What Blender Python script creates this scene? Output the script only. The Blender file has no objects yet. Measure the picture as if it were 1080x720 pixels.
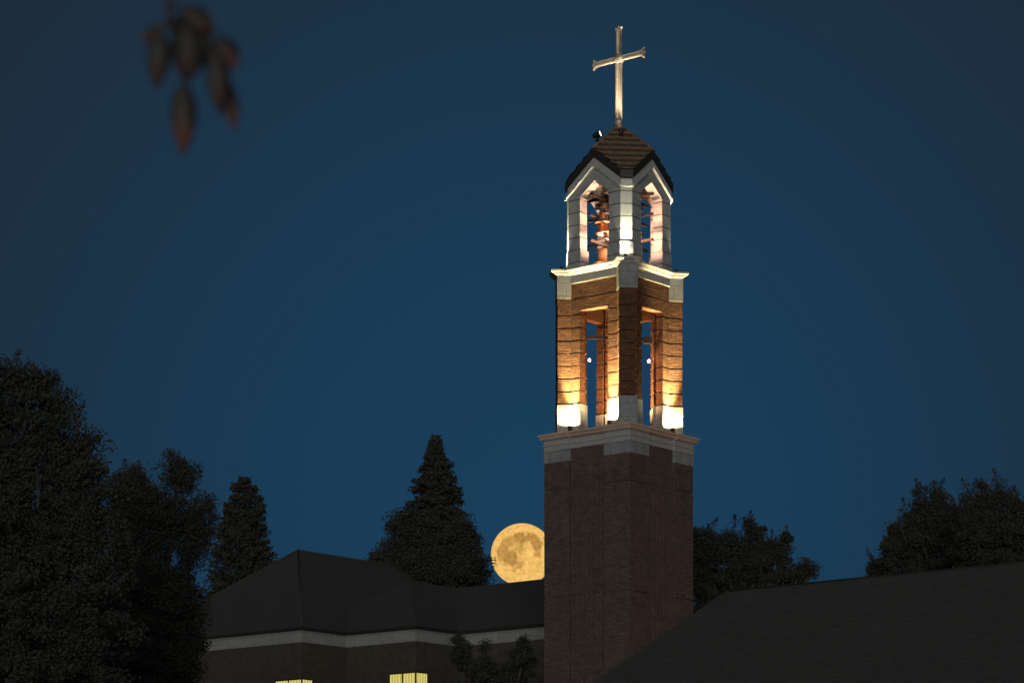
import bpy, math, random
import numpy as np
from mathutils import Vector, Matrix
R = math.radians
random.seed(7)
scene = bpy.context.scene
col = scene.collection

# ------------------------------------------------------------------ camera
F = 2800.0           # focal length in photograph pixels (1080 wide)
HY = 980.0           # photograph row of the horizon
EYE = 1.6
cam = bpy.data.cameras.new('camera'); camo = bpy.data.objects.new('camera', cam); col.objects.link(camo)
camo.location = (0, 0, EYE); camo.rotation_euler = (R(90), 0, 0)
cam.sensor_width = 36; cam.lens = F / 1080 * 36; cam.shift_y = (HY - 360) / 1080
cam.clip_start = .1; cam.clip_end = 6000
cam.dof.use_dof = True; cam.dof.focus_distance = 106; cam.dof.aperture_fstop = 2.6
scene.camera = camo
scene.view_settings.view_transform = 'Standard'; scene.view_settings.look = 'None'
scene.view_settings.exposure = 0; scene.view_settings.gamma = 1

# ------------------------------------------------------------------ dusk sky
w = bpy.data.worlds.new('World'); scene.world = w; w.use_nodes = True
nt = w.node_tree; nt.nodes.clear()
out = nt.nodes.new('ShaderNodeOutputWorld'); bg = nt.nodes.new('ShaderNodeBackground')
tc = nt.nodes.new('ShaderNodeTexCoord')
sep = nt.nodes.new('ShaderNodeSeparateXYZ'); nt.links.new(tc.outputs['Generated'], sep.inputs[0])
# glow of the rising moon low in the east: angle from a point low in the sky
glow = Vector((.012, 1, .155)).normalized()
dotn = nt.nodes.new('ShaderNodeVectorMath'); dotn.operation = 'DOT_PRODUCT'
nt.links.new(tc.outputs['Generated'], dotn.inputs[0]); dotn.inputs[1].default_value = glow
ac = nt.nodes.new('ShaderNodeMath'); ac.operation = 'ARCCOSINE'; nt.links.new(dotn.outputs['Value'], ac.inputs[0])
ra = nt.nodes.new('ShaderNodeValToRGB'); nt.links.new(ac.outputs[0], ra.inputs[0])
cr = ra.color_ramp; cr.interpolation = 'B_SPLINE'
cr.elements[0].position = 0.0; cr.elements[0].color = (.0104, .0505, .1080, 1)
cr.elements[1].position = .30; cr.elements[1].color = (.0135, .0195, .0290, 1)
e = cr.elements.new(.09); e.color = (.0098, .0450, .0950, 1)
e = cr.elements.new(.17); e.color = (.0108, .0365, .0700, 1)
# western half, behind the camera, keeps the last of the afterglow
wr = nt.nodes.new('ShaderNodeValToRGB'); mp = nt.nodes.new('ShaderNodeMath'); mp.operation = 'MULTIPLY_ADD'
mp.inputs[1].default_value = -.5; mp.inputs[2].default_value = .5
nt.links.new(sep.outputs['Y'], mp.inputs[0]); nt.links.new(mp.outputs[0], wr.inputs[0])
wr.color_ramp.elements[0].position = .5; wr.color_ramp.elements[0].color = (0, 0, 0, 1)
wr.color_ramp.elements[1].position = 1; wr.color_ramp.elements[1].color = (.11, .10, .085, 1)
add = nt.nodes.new('ShaderNodeMixRGB'); add.blend_type = 'ADD'; add.inputs[0].default_value = 1
nt.links.new(ra.outputs[0], add.inputs[1]); nt.links.new(wr.outputs[0], add.inputs[2])
nt.links.new(add.outputs[0], bg.inputs[0]); bg.inputs[1].default_value = 1
nt.links.new(bg.outputs[0], out.inputs[0])

sun = bpy.data.lights.new('afterglow', 'SUN'); so = bpy.data.objects.new('afterglow', sun); col.objects.link(so)
sun.energy = .95; sun.color = (1, .96, .86); sun.angle = R(24)
so.rotation_euler = (R(86), 0, R(-2))       # comes from low in the west, behind the camera

# ------------------------------------------------------------------ helpers
def at(px, py, Y):
    return Vector(((px - 540) / F * Y, Y, EYE + (HY - py) / F * Y))

def tag(o, label=None, cat=None, group=None, kind=None):
    if label: o['label'] = label
    if cat: o['category'] = cat
    if group: o['group'] = group
    if kind: o['kind'] = kind
    return o

def empty(name, loc, rz=0):
    o = bpy.data.objects.new(name, None); col.objects.link(o)
    o.location = loc; o.rotation_euler = (0, 0, rz); o.empty_display_size = .5
    return o

class MB:
    def __init__(s): s.v = []; s.f = []; s.sm = []
    def add(s, vs, fs, smooth=False):
        n = len(s.v); s.v += [tuple(p) for p in vs]
        s.f += [tuple(i + n for i in f) for f in fs]; s.sm += [smooth] * len(fs)
        return s
    def prism(s, poly, z0, z1, poly1=None):
        """counter-clockwise outline extruded upwards"""
        a = sum(poly[i][0] * poly[(i + 1) % len(poly)][1] - poly[(i + 1) % len(poly)][0] * poly[i][1] for i in range(len(poly)))
        p1 = poly1 or poly
        if a < 0: poly = poly[::-1]; p1 = p1[::-1]
        n = len(poly)
        vs = [(x, y, z0) for x, y in poly] + [(x, y, z1) for x, y in p1]
        fs = [tuple(range(n))[::-1], tuple(range(n, 2 * n))] + [(i, (i + 1) % n, (i + 1) % n + n, i + n) for i in range(n)]
        return s.add(vs, fs)
    def box(s, x0, x1, y0, y1, z0, z1):
        return s.prism([(x0, y0), (x1, y0), (x1, y1), (x0, y1)], z0, z1)
    def plate(s, poly, y0, y1, M=None):
        """outline in x,z extruded from y0 (front) to y1"""
        a = sum(poly[i][0] * poly[(i + 1) % len(poly)][1] - poly[(i + 1) % len(poly)][0] * poly[i][1] for i in range(len(poly)))
        if a < 0: poly = poly[::-1]
        n = len(poly)
        vs = [(x, y0, z) for x, z in poly] + [(x, y1, z) for x, z in poly]
        fs = [tuple(range(n)), tuple(range(n, 2 * n))[::-1]] + [(i, i + n, (i + 1) % n + n, (i + 1) % n) for i in range(n)]
        if M is not None: vs = [M @ Vector(p) for p in vs]
        return s.add(vs, fs)
    def obb(s, M, sx, sy, sz):
        vs = [M @ Vector((x * sx, y * sy, z * sz)) for z in (-.5, .5) for x, y in ((-.5, -.5), (.5, -.5), (.5, .5), (-.5, .5))]
        return s.add(vs, [(3, 2, 1, 0), (4, 5, 6, 7), (0, 1, 5, 4), (1, 2, 6, 5), (2, 3, 7, 6), (3, 0, 4, 7)])
    def tube(s, pts, rad, seg=8, cap=True):
        pts = [Vector(p) for p in pts]
        rs = rad if hasattr(rad, '__len__') else [rad] * len(pts)
        vs = []; n = len(pts)
        for i, p in enumerate(pts):
            d = (pts[min(i + 1, n - 1)] - pts[max(i - 1, 0)]).normalized()
            a = d.orthogonal().normalized() if i == 0 else (a - d * a.dot(d)).normalized()
            b = d.cross(a)
            for k in range(seg):
                t = 2 * math.pi * k / seg
                vs.append(p + (a * math.cos(t) + b * math.sin(t)) * rs[i])
        fs = [(i * seg + k, i * seg + (k + 1) % seg, (i + 1) * seg + (k + 1) % seg, (i + 1) * seg + k) for i in range(n - 1) for k in range(seg)]
        if cap: fs += [tuple(range(seg))[::-1], tuple((n - 1) * seg + k for k in range(seg))]
        return s.add(vs, fs, True)
    def lathe(s, prof, c=(0, 0, 0), seg=24, M=None):
        vs = []; n = len(prof)
        for r, z in prof:
            for k in range(seg):
                t = 2 * math.pi * k / seg
                p = Vector((r * math.cos(t), r * math.sin(t), z))
                if M is not None: p = M @ p
                vs.append(p + Vector(c))
        fs = [(i * seg + k, i * seg + (k + 1) % seg, (i + 1) * seg + (k + 1) % seg, (i + 1) * seg + k) for i in range(n - 1) for k in range(seg)]
        return s.add(vs, fs, True)
    def build(s, name, mat, parent=None):
        me = bpy.data.meshes.new(name); me.from_pydata(s.v, [], s.f); me.update()
        me.polygons.foreach_set('use_smooth', s.sm)
        uv = me.uv_layers.new(name='uv').data
        for p in me.polygons:
            nrm = p.normal
            if abs(nrm.z) < .8:
                l = math.hypot(nrm.x, nrm.y) or 1; tx, ty = -nrm.y / l, nrm.x / l
                for li in p.loop_indices:
                    q = me.vertices[me.loops[li].vertex_index].co
                    uv[li].uv = (q.x * tx + q.y * ty, q.z)
            else:
                for li in p.loop_indices:
                    q = me.vertices[me.loops[li].vertex_index].co
                    uv[li].uv = (q.x, q.y)
        if mat: me.materials.append(mat)
        o = bpy.data.objects.new(name, me); col.objects.link(o)
        if parent is not None: o.parent = parent
        return o

def copy_tree(o, parent=None):
    c = o.copy(); col.objects.link(c)
    if parent is not None: c.parent = parent
    for ch in list(o.children): copy_tree(ch, c)
    return c

# ------------------------------------------------------------------ materials
def mat(name, base, rough=.8, metal=0, var=.15, nscale=6, bump=.2, spec=.3):
    m = bpy.data.materials.new(name); m.use_nodes = True; n = m.node_tree; b = n.nodes['Principled BSDF']
    b.inputs['Roughness'].default_value = rough; b.inputs['Metallic'].default_value = metal
    b.inputs['Specular IOR Level'].default_value = spec
    t = n.nodes.new('ShaderNodeTexCoord'); no = n.nodes.new('ShaderNodeTexNoise')
    no.inputs['Scale'].default_value = nscale; no.inputs['Detail'].default_value = 6
    n.links.new(t.outputs['Object'], no.inputs['Vector'])
    r = n.nodes.new('ShaderNodeValToRGB'); n.links.new(no.outputs['Fac'], r.inputs[0])
    r.color_ramp.elements[0].position = .3; r.color_ramp.elements[1].position = .7
    r.color_ramp.elements[0].color = (*[c * (1 - var) for c in base], 1); r.color_ramp.elements[1].color = (*[min(1, c * (1 + var)) for c in base], 1)
    n.links.new(r.outputs[0], b.inputs['Base Color'])
    if bump:
        bp = n.nodes.new('ShaderNodeBump'); bp.inputs['Strength'].default_value = bump; bp.inputs['Distance'].default_value = .02
        n.links.new(no.outputs['Fac'], bp.inputs['Height']); n.links.new(bp.outputs[0], b.inputs['Normal'])
    return m

def masonry(name, c1, c2, mortar, bw, bh, mw, bump=.5, dist=.01, offset=.5, stain=.25, nsc=3.0, rough=.9, relief=0, off=(0, 0)):
    m = bpy.data.materials.new(name); m.use_nodes = True; n = m.node_tree; b = n.nodes['Principled BSDF']
    b.inputs['Roughness'].default_value = rough; b.inputs['Specular IOR Level'].default_value = .2
    t = n.nodes.new('ShaderNodeTexCoord')
    mpn = n.nodes.new('ShaderNodeMapping'); mpn.inputs['Location'].default_value = (*off, 0)
    n.links.new(t.outputs['UV'], mpn.inputs[0])
    br = n.nodes.new('ShaderNodeTexBrick'); n.links.new(mpn.outputs[0], br.inputs['Vector'])
    br.inputs['Scale'].default_value = 1; br.inputs['Brick Width'].default_value = bw; br.inputs['Row Height'].default_value = bh
    br.inputs['Mortar Size'].default_value = mw; br.inputs['Color1'].default_value = (*c1, 1); br.inputs['Color2'].default_value = (*c2, 1)
    br.inputs['Mortar'].default_value = (*mortar, 1); br.offset = offset; br.inputs['Mortar Smooth'].default_value = .1
    no = n.nodes.new('ShaderNodeTexNoise'); no.inputs['Scale'].default_value = nsc; no.inputs['Detail'].default_value = 8; no.inputs['Roughness'].default_value = .7
    n.links.new(t.outputs['Object'], no.inputs['Vector'])
    r = n.nodes.new('ShaderNodeMapRange'); r.inputs['From Min'].default_value = .3; r.inputs['From Max'].default_value = .7
    r.inputs['To Min'].default_value = 1 - stain; r.inputs['To Max'].default_value = 1 + stain; n.links.new(no.outputs['Fac'], r.inputs[0])
    mx = n.nodes.new('ShaderNodeVectorMath'); mx.operation = 'SCALE'
    n.links.new(br.outputs['Color'], mx.inputs[0]); n.links.new(r.outputs[0], mx.inputs['Scale'])
    n.links.new(mx.outputs[0], b.inputs['Base Color'])
    bp = n.nodes.new('ShaderNodeBump'); bp.inputs['Strength'].default_value = bump; bp.inputs['Distance'].default_value = dist; bp.invert = True
    n.links.new(br.outputs['Fac'], bp.inputs['Height']); last = bp
    if relief:     # rough split faces of the bricks
        n2 = n.nodes.new('ShaderNodeTexNoise'); n2.inputs['Scale'].default_value = 6.0; n2.inputs['Detail'].default_value = 3
        mp2 = n.nodes.new('ShaderNodeMapping'); mp2.inputs['Scale'].default_value = (1, 1, 2.2)
        n.links.new(t.outputs['Object'], mp2.inputs[0]); n.links.new(mp2.outputs[0], n2.inputs['Vector'])
        b2 = n.nodes.new('ShaderNodeBump'); b2.inputs['Strength'].default_value = relief; b2.inputs['Distance'].default_value = .05
        n.links.new(n2.outputs['Fac'], b2.inputs['Height']); n.links.new(bp.outputs[0], b2.inputs['Normal']); last = b2
    n.links.new(last.outputs[0], b.inputs['Normal'])
    return m

def emit(name, c, s):
    m = bpy.data.materials.new(name); m.use_nodes = True; b = m.node_tree.nodes['Principled BSDF']
    b.inputs['Base Color'].default_value = (*c, 1); b.inputs['Emission Color'].default_value = (*c, 1); b.inputs['Emission Strength'].default_value = s
    return m

BRICK = masonry('shaft brick', (.150, .096, .080), (.092, .067, .059), (.080, .066, .060), .29, .10, .014, .6, .015)
BRICKR = masonry('pier brick', (.165, .072, .034), (.095, .046, .026), (.065, .042, .03), .30, .10, .016, .8, .03, stain=.30, nsc=5, relief=.22)
STONE = masonry('cast stone', (.262, .28, .298), (.238, .255, .27), (.15, .15, .15), .62, .52, .012, .3, .01, stain=.22, off=(0, .06))
STONEB = masonry('belfry stone', (.33, .345, .365), (.30, .315, .335), (.08, .08, .08), 30, .50, .022, .6, .02, stain=.22, off=(7, .20))
PLAIN = mat('plain belfry stone', (.28, .295, .32), .85, var=.08, nscale=3)
LITTRIM = mat('warm-lit trim', (.54, .41, .32), .8, var=.12, nscale=5)  # lighter tan stands in for warm light along the lower cornice crown
TRIM = mat('stone trim', (.36, .365, .36), .8, var=.1, nscale=4)
TILE = mat('roof tile', (.20, .125, .075), .85, var=.5, nscale=7, bump=.3)
DARK = mat('dark fascia metal', (.035, .033, .030), .5, .3, .2, 5, .05)
BRONZE = mat('bronze', (.70, .40, .24), .38, .9, .25, 9, .05)
STEEL = mat('dark steel beam', (.05, .04, .035), .55, .5, .2, 8, .1)
GOLD = mat('pale gilded metal', (.80, .70, .57), .36, .65, .15, 7, .06)
BLACK = mat('lamp housing', (.03, .03, .032), .5, .2, .1, 10, .02)
FROST = mat('lamp glass', (.75, .75, .72), .3, 0, .05, 10, 0)
LEAF = mat('leaf', (.092, .096, .084), .8, 0, .12, 3, 0, .1)
NEEDLE = mat('needle', (.090, .094, .082), .85, 0, .12, 3, 0, .1)
BARK = mat('bark', (.07, .055, .042), .95, 0, .3, 9, .6, .1)
SHINGLE = masonry('shingle', (.062, .066, .064), (.054, .058, .056), (.046, .048, .046), .30, .14, .008, .4, .01, stain=.10)
BANDS = masonry('band stone', (.30, .31, .31), (.27, .28, .28), (.18, .18, .18), 1.2, .8, .01, .2, .01, stain=.15)
BRICKD = masonry('wall brick', (.085, .072, .062), (.070, .060, .054), (.07, .06, .055), .215, .075, .012, .4, .01)
FRAME = mat('window frame', (.05, .045, .03), .6, 0, .1, 5, 0)
GRASS = mat('grass', (.045, .065, .025), .95, 0, .35, .8, .4, .1)

# ------------------------------------------------------------------ ground
g = MB(); g.add([(-2500, -800, 0), (2500, -800, 0), (2500, 4000, 0), (-2500, 4000, 0)], [(0, 1, 2, 3)])
tag(g.build('ground', GRASS), kind='structure')

# ------------------------------------------------------------------ bell tower
TROT = R(-39.1); TX, TY = 4.309, 107.01
tower = empty('bell_tower', (TX, TY, 0), TROT)
tag(tower, 'tall floodlit brick bell tower with pale stone cornices and a cross on top', 'bell tower')
TM = Matrix.Translation((TX, TY, 0)) @ Matrix.Rotation(TROT, 4, 'Z')
S2 = math.sqrt(2)

def ol_sq(W, rec, a):     # square with middle of each side set back by rec (|x|<a)
    pts = []
    for k in range(4):
        c, s = [(1, 0), (0, 1), (-1, 0), (0, -1)][k]
        loc = [(-W, -W), (-a, -W), (-a, -W + rec), (a, -W + rec), (a, -W)]
        pts += [(x * c - y * s, x * s + y * c) for x, y in loc]
    return pts
def ol_diag(W, P, Q):     # square with a diagonal box at each corner, outer face P from the axis, half width Q
    pts = []
    for k in range(4):
        c, s = [(1, 0), (0, 1), (-1, 0), (0, -1)][k]
        loc = [(W - S2 * Q, -W), ((P - Q) / S2, (-Q - P) / S2), ((P + Q) / S2, (Q - P) / S2)]
        loc.append((W, -W + S2 * Q))
        pts += [(x * c - y * s, x * s + y * c) for x, y in loc]
    return pts
def ol_oct(W, k_):
    pts = []
    for k in range(4):
        c, s = [(1, 0), (0, 1), (-1, 0), (0, -1)][k]
        pts += [(x * c - y * s, x * s + y * c) for x, y in [(W - k_, -W), (W, -W + k_)]]
    return pts
def rot4(k, pts):
    c, s = [(1, 0), (0, 1), (-1, 0), (0, -1)][k]
    return [(x * c - y * s, x * s + y * c) for x, y in pts]

# shaft with pilasters and recessed joints
H1 = 2.1415
sh = MB(); seams = [6.3, 10.6, 14.9, 19.2]; z = 0
for s_ in seams:
    sh.prism(ol_sq(H1, .10, .87), z, s_ - .035); sh.prism(ol_sq(H1 - .035, .09, .89), s_ - .035, s_ + .035); z = s_ + .035
sh.prism(ol_sq(H1, .10, .87), z, 20.31)
a = H1 - .10; sh.prism([(-a, -a), (a, -a), (a, a), (-a, a)], 20.31, 20.8)
# shallow vertical brick ribs in each recessed panel
for k in range(4):
    for i in range(7):
        x = -.72 + i * .24
        sh.prism(rot4(k, [(x - .055, -a - .05), (x + .055, -a - .05), (x + .055, -a + .05), (x - .055, -a + .05)]), 0, 19.9)
sh.build('shaft', BRICK, tower)
# lower cornice
for k in range(4):
    b = MB(); b.prism(rot4(k, [(.865, -H1 - .012), (H1 + .012, -H1 - .012), (H1 + .012, -.865), (.865, -.865)]), 20.31, 20.8)
    b.build('corner_block', STONE, tower)
lc = MB()
lc.prism(ol_sq(H1 + .012, .10, .865), 20.8, 21.22)
lc.prism(ol_sq(H1 + .05, .10, .865), 20.98, 21.03)
lo_ = lc.build('lower_cornice', TRIM, tower); lc = MB()
lc.prism(ol_sq(H1 + .09, .10, .865), 21.221, 21.27, ol_sq(H1 + .13, .08, .865))
lc.prism(ol_sq(H1 + .14, .07, .865), 21.27, 21.35)
lc.prism(ol_sq(H1 + .18, .05, .865), 21.352, 21.41, ol_sq(H1 + .205, .04, .865))
lc.prism(ol_sq(H1 + .19, .05, .865), 21.41, 21.45)
lc.prism(ol_sq(H1 + .10, .02, .865), 21.45, 21.50, ol_sq(H1 - .2, .02, .865))
lc.build('crown_moulding', LITTRIM, lo_)

# open brick stage: four piers, each an angle of wall plus a diagonal buttress
W2, T2, O2, Q2, P2, PI2 = 1.67, .33, .70, .36, 2.53, 1.35
def Lp(W, T, O, d=0): return [(O - d, -W - d), (W + d, -W - d), (W + d, -O + d), (W - T, -O + d), (W - T, -W + T), (O - d, -W + T)]
def Dg(P, Pi, Q, d=0):
    return [((u + v) / S2, (v - u) / S2) for u, v in [(P + d, -Q - d), (P + d, Q + d), (Pi - d, Q + d), (Pi - d, -Q - d)]]
Z20, Z2B, Z2L, Z2C, Z2K = 21.46, 22.62, 26.34, 26.86, 27.80
for k in range(4):
    p = MB(); z = Z2B; g_ = .032
    first = True
    while z < Z2L - .05:
        z1 = min(z + .505, Z2L)
        p.prism(rot4(k, Lp(W2, T2, O2, -.06)), z, z + 2 * g_); p.prism(rot4(k, Dg(P2, PI2, Q2, -.06)), z + .001, z + 2 * g_)
        p.prism(rot4(k, Lp(W2, T2, O2)), z + 2 * g_, z1); p.prism(rot4(k, Dg(P2, PI2, Q2)), z + 2 * g_ + .002, z1 - .002)
        z = z1
    p.prism(rot4(k, Dg(P2, PI2, Q2)), Z2L + .001, Z2C)
    pier = p.build('brick_pier', BRICKR, tower)
    b = MB(); b.prism(rot4(k, Lp(W2, T2, O2, .02)), Z20, Z2B); b.prism(rot4(k, Dg(P2, PI2, Q2, .02)), Z20, Z2B - .004)
    b.build('base_block', STONE, pier)
    b = MB(); b.prism(rot4(k, Dg(P2, PI2, Q2, .022)), Z2C, Z2K)
    b.build('head_block', STONE, pier)
lt = MB()
for k in range(4):
    lt.prism(rot4(k, [(-W2, -W2), (W2 - T2, -W2), (W2 - T2, -W2 + T2), (-W2, -W2 + T2)]), Z2L + .002, 26.80)
    lt.prism(rot4(k, [(-W2 + .03, -W2 + .03), (W2 - T2, -W2 + .03), (W2 - T2, -W2 + T2), (-W2 + .03, -W2 + T2)]), 26.80, 26.85)
    lt.prism(rot4(k, [(-W2, -W2), (W2 - T2, -W2), (W2 - T2, -W2 + T2), (-W2, -W2 + T2)]), 26.85, 27.45)
lt.build('lintel', BRICKR, tower)
uc = MB()
uc.prism(ol_sq(W2 + .03, 0.0, .8)[0::5], 27.45, 27.52)
uc.prism(ol_sq(W2 + .012, 0.0, .8)[0::5], 27.52, 27.80)
uc.prism(ol_diag(W2 + .06, P2 + .06, Q2 + .06), 27.80, 27.86, ol_diag(W2 + .12, P2 + .11, Q2 + .09))
uc.prism(ol_diag(W2 + .13, P2 + .13, Q2 + .10), 27.86, 27.90)
uc.prism(ol_diag(W2 + .15, P2 + .15, Q2 + .11), 27.90, 27.98, ol_diag(W2 + .23, P2 + .24, Q2 + .14))
uc.prism(ol_diag(W2 + .23, P2 + .25, Q2 + .14), 27.98, 28.03)
uc.build('upper_cornice', TRIM, tower)
# steel cross beams inside the open stage
cb = MB()
for sgn in (1, -1):
    M = Matrix.Translation((0, 0, 25.42 + (.0 if sgn > 0 else .13))) @ Matrix.Rotation(R(45 * sgn), 4, 'Z')
    cb.obb(M, 2.9, .12, .11)
cb.obb(Matrix.Translation((.9, .9, 25.36)) @ Matrix.Rotation(R(45), 4, 'Z'), .5, .2, .26)
cb.build('cross_beam', STEEL, tower)

# belfry: chamfered stone piers
W3, K3, T3, O3 = 1.63, .33, .46, .72
def L3(d=0):
    return [(O3 - d, -W3 - d), (W3 - K3, -W3 - d), (W3 + d, -W3 + K3), (W3 + d, -O3 + d), (W3 - T3 - d, -O3 + d), (W3 - T3 - d, -W3 + T3 + d), (O3 - d, -W3 + T3 + d)]
Z30, Z3S = 28.03, 30.90
for k in range(4):
    p = MB(); z = 28.83
    p.prism(rot4(k, L3(.0)), 28.83, Z3S)
    p.prism(rot4(k, [(W3 - K3, -W3), (W3, -W3 + K3), (W3 - K3 - .01, -W3 + K3 + .01)]), Z3S, 31.31)
    pier = p.build('belfry_pier', STONEB, tower)
    b = MB(); b.prism(rot4(k, L3(.05)), Z30, 28.78, None); b.prism(rot4(k, L3(.05)), 28.78, 28.83, rot4(k, L3(.002)))
    b.build('plinth', STONEB, pier)
GA = W3 - K3
for k in range(4):
    Mk = Matrix.Rotation(R(90 * k), 4, 'Z')
    q = MB()
    def ztop(x): return 31.31 + (32.29 - 31.31) * (1 - abs(x) / GA)
    q.plate([(-GA, Z3S), (-O3, Z3S), (0, 31.42), (O3, Z3S), (GA, Z3S), (GA, 31.31), (0, 32.29), (-GA, 31.31)], -W3, -W3 + T3, Mk)
    gb = q.build('gable', PLAIN, tower)
    q = MB()   # thin string moulding following the gable, and the raised board above it
    q.plate([(-GA - .03, 30.94), (0, 31.97), (GA + .03, 30.94), (GA + .03, 31.03), (0, 32.07), (-GA - .03, 31.03)], -W3 - .12, -W3 - .002, Mk)
    q.prism([(Mk @ Vector((x, y, 0)))[:2] for x, y in [(GA + .03, -W3 - .12), (W3 + .12, -GA - .03), (W3, -GA - .03), (GA + .03, -W3)]], 30.94, 31.03)
    q.build('string_moulding', TRIM, gb)
    q = MB()
    q.plate([(-GA - .02, 31.03), (0, 32.06), (GA + .02, 31.03), (GA + .02, 31.36), (0, 32.33), (-GA - .02, 31.36)], -W3 - .035, -W3 - .001, Mk)
    q.build('gable_board', TRIM, gb)

# helm roof
WR, SL, ZA = 1.72, 1.11, 34.02
KR = .36
rf = MB()
def zr(x, y, d=0): return ZA - SL * (abs(x) + abs(y)) / S2 - d
ring = []
for k in range(4):
    ring += rot4(k, [(0, -WR), (WR - KR, -WR), (WR, -WR + KR)])
n = len(ring)
vs = [(0, 0, ZA)] + [(x, y, zr(x, y)) for x, y in ring] + [(x, y, zr(x, y, .30)) for x, y in ring] + [(0, 0, ZA - .5)]
fs = []
for i in range(n):
    j = (i + 1) % n
    fs += [(1 + j, 1 + i, 1 + i + n, 1 + j + n), (0, 1 + i, 1 + j), (1 + 2 * n, 1 + j + n, 1 + i + n)]
rf.add(vs, fs)
# second, lower fascia step
WS = WR - .05; ring2 = []
for k in range(4): ring2 += rot4(k, [(0, -WS), (WS - KR, -WS), (WS, -WS + KR)])
vs = [(x, y, zr(x, y, .25)) for x, y in ring2] + [(x, y, zr(x, y, .36)) for x, y in ring2] + [(0, 0, ZA - .55), (0, 0, ZA - .4)]
fs = []
for i in range(n):
    j = (i + 1) % n
    fs += [(j, i, i + n, j + n), (2 * n, j + n, i + n), (2 * n + 1, i, j)]
rf.add(vs, fs)
roof = rf.build('roof', DARK, tower)
te = MB(); tl = MB(); du = .25; UM = S2 * WR - KR / S2
for k in range(4):
    ca, sa = math.cos(R(90 * k)), math.sin(R(90 * k))
    def P3(u, v, lift):
        x, y = (u + v) / S2, (v - u) / S2
        return (x * ca - y * sa, x * sa + y * ca, ZA - SL * u + lift)
    u = .06; i = 0
    while u < UM - .02:
        u1 = min(u + du, UM)
        lim = lambda uu: max(.01, min(uu, S2 * WR - uu) - .015)
        us = [u, u1] if not (u < S2 * WR / 2 < u1) else [u, S2 * WR / 2, u1]
        L = lambda uu: .012 + .085 * (uu - u) / du
        vs = [P3(a_, -lim(a_), L(a_)) for a_ in us] + [P3(a_, lim(a_), L(a_)) for a_ in us[::-1]]
        m_ = len(vs); tl.add(vs, [tuple(range(m_))])
        e = lim(u1); te.add([P3(u1, -e, L(u1)), P3(u1 - .02, -e, .008), P3(u1 - .02, e, .008), P3(u1, e, L(u1))], [(0, 1, 2, 3)])
        u = u1; i += 1
tl.build('roof_tiles', TILE, roof); te.build('shaded_tile_edges', DARK, roof)  # risers coloured dark to stand for the shade between tile courses
rc = MB()
for k in range(4):
    c, s = [(0, -1), (1, 0), (0, 1), (-1, 0)][k]
    pts = [(c * t, s * t, zr(c * t, s * t) + .03) for t in (.04, .6, 1.2, WR + .02)]
    rc.tube(pts, .05, 6)
rc.build('ridge_cap', TILE, roof)
fn = MB(); fn.lathe([(.20, -.2), (.15, -.02), (.13, .02), (.17, .05), (.17, .10), (.12, .14), (.12, .22), (.0, .22)], (0, 0, ZA + .02), 16)
fn.build('finial_collar', GOLD, tower)

# the cross: channelled bars with flared ends
def bar(mb, M, L0, L1, wd, th, flare):
    """bar along local z from L0 to L1, wd wide, th thick; swells at both ends"""
    secs = []
    N = 26
    for i in range(N + 1):
        t = L0 + (L1 - L0) * i / N
        de = (L1 - t)
        ww = wd + flare * math.exp(-de / .075) + .20 * math.exp(-max(0, t - .02) / .085) * (1 if L0 < .2 else 0)
        secs.append((t, ww / 2))
    vs = []; fs = []
    for t, h in secs:
        tt = th / 2; c = .32
        for x, y in [(-h, -tt), (-h * c, -tt), (-h * c, -tt * .55), (h * c, -tt * .55), (h * c, -tt), (h, -tt), (h, tt), (h * c, tt), (h * c, tt * .55), (-h * c, tt * .55), (-h * c, tt), (-h, tt)]:
            vs.append(M @ Vector((x, y, t)))
    m_ = 12
    for i in range(N):
        for k in range(m_):
            fs.append((i * m_ + k, i * m_ + (k + 1) % m_, (i + 1) * m_ + (k + 1) % m_, (i + 1) * m_ + k))
    fs += [tuple(range(m_))[::-1], tuple(N * m_ + k for k in range(m_))]
    mb.add(vs, fs)
CZ = 36.67
cm = MB()
C0 = Matrix.Translation((0, 0, CZ))
bar(cm, C0, 0, 1.24, .165, .15, .13)
bar(cm, C0 @ Matrix.Rotation(R(90), 4, 'Y'), 0, 1.25, .175, .15, .15)
bar(cm, C0 @ Matrix.Rotation(R(-90), 4, 'Y'), 0, 1.25, .175, .15, .15)
bar(cm, C0 @ Matrix.Rotation(R(180), 4, 'Y'), 0, CZ - ZA - .2, .21, .16, .0)
cross = cm.build('cross', GOLD, tower)
rg = MB()
MX = Matrix.Rotation(R(90), 4, 'X')
rg.lathe([(.0, .135), (.10, .13), (.13, .10), (.20, .10), (.21, .0), (.20, -.10), (.13, -.10), (.10, -.13), (0, -.135)], (0, 0, CZ), 20, MX)
rg.build('boss', GOLD, cross)
for sx, sz in ((1, 0), (-1, 0), (0, 1)):          # trefoil tips
    for off in (-1, 0, 1):
        rg = MB()
        cx = sx * (1.24 + (.05 if off == 0 else .02)) + (off * .15 if sx == 0 else 0)
        cz = CZ + sz * (1.23 + (.05 if off == 0 else .02)) + (off * .17 if sx else 0)
        rg.lathe([(0, -.055), (.04, -.04), (.055, 0), (.04, .04), (0, .055)], (cx, 0, cz), 10)
        rg.build('end_knob', GOLD, cross)


# bell frame
bf = MB()
for zz in (31.02, 30.22, 29.20):
    for s_ in (-1, 1):
        bf.box(-W3 + .2, W3 - .2, s_ * .36 - .05, s_ * .36 + .05, zz, zz + .10)
        bf.box(s_ * .36 - .05, s_ * .36 + .05, -W3 + .2, W3 - .2, zz - .09, zz - .002)
for sx in (-1, 1):
    for sy in (-1, 1):
        bf.box(sx * .36 - .04, sx * .36 + .04, sy * .36 - .04, sy * .36 + .04, Z30, 31.2)
bf.build('bell_frame', STEEL, tower)

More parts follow.
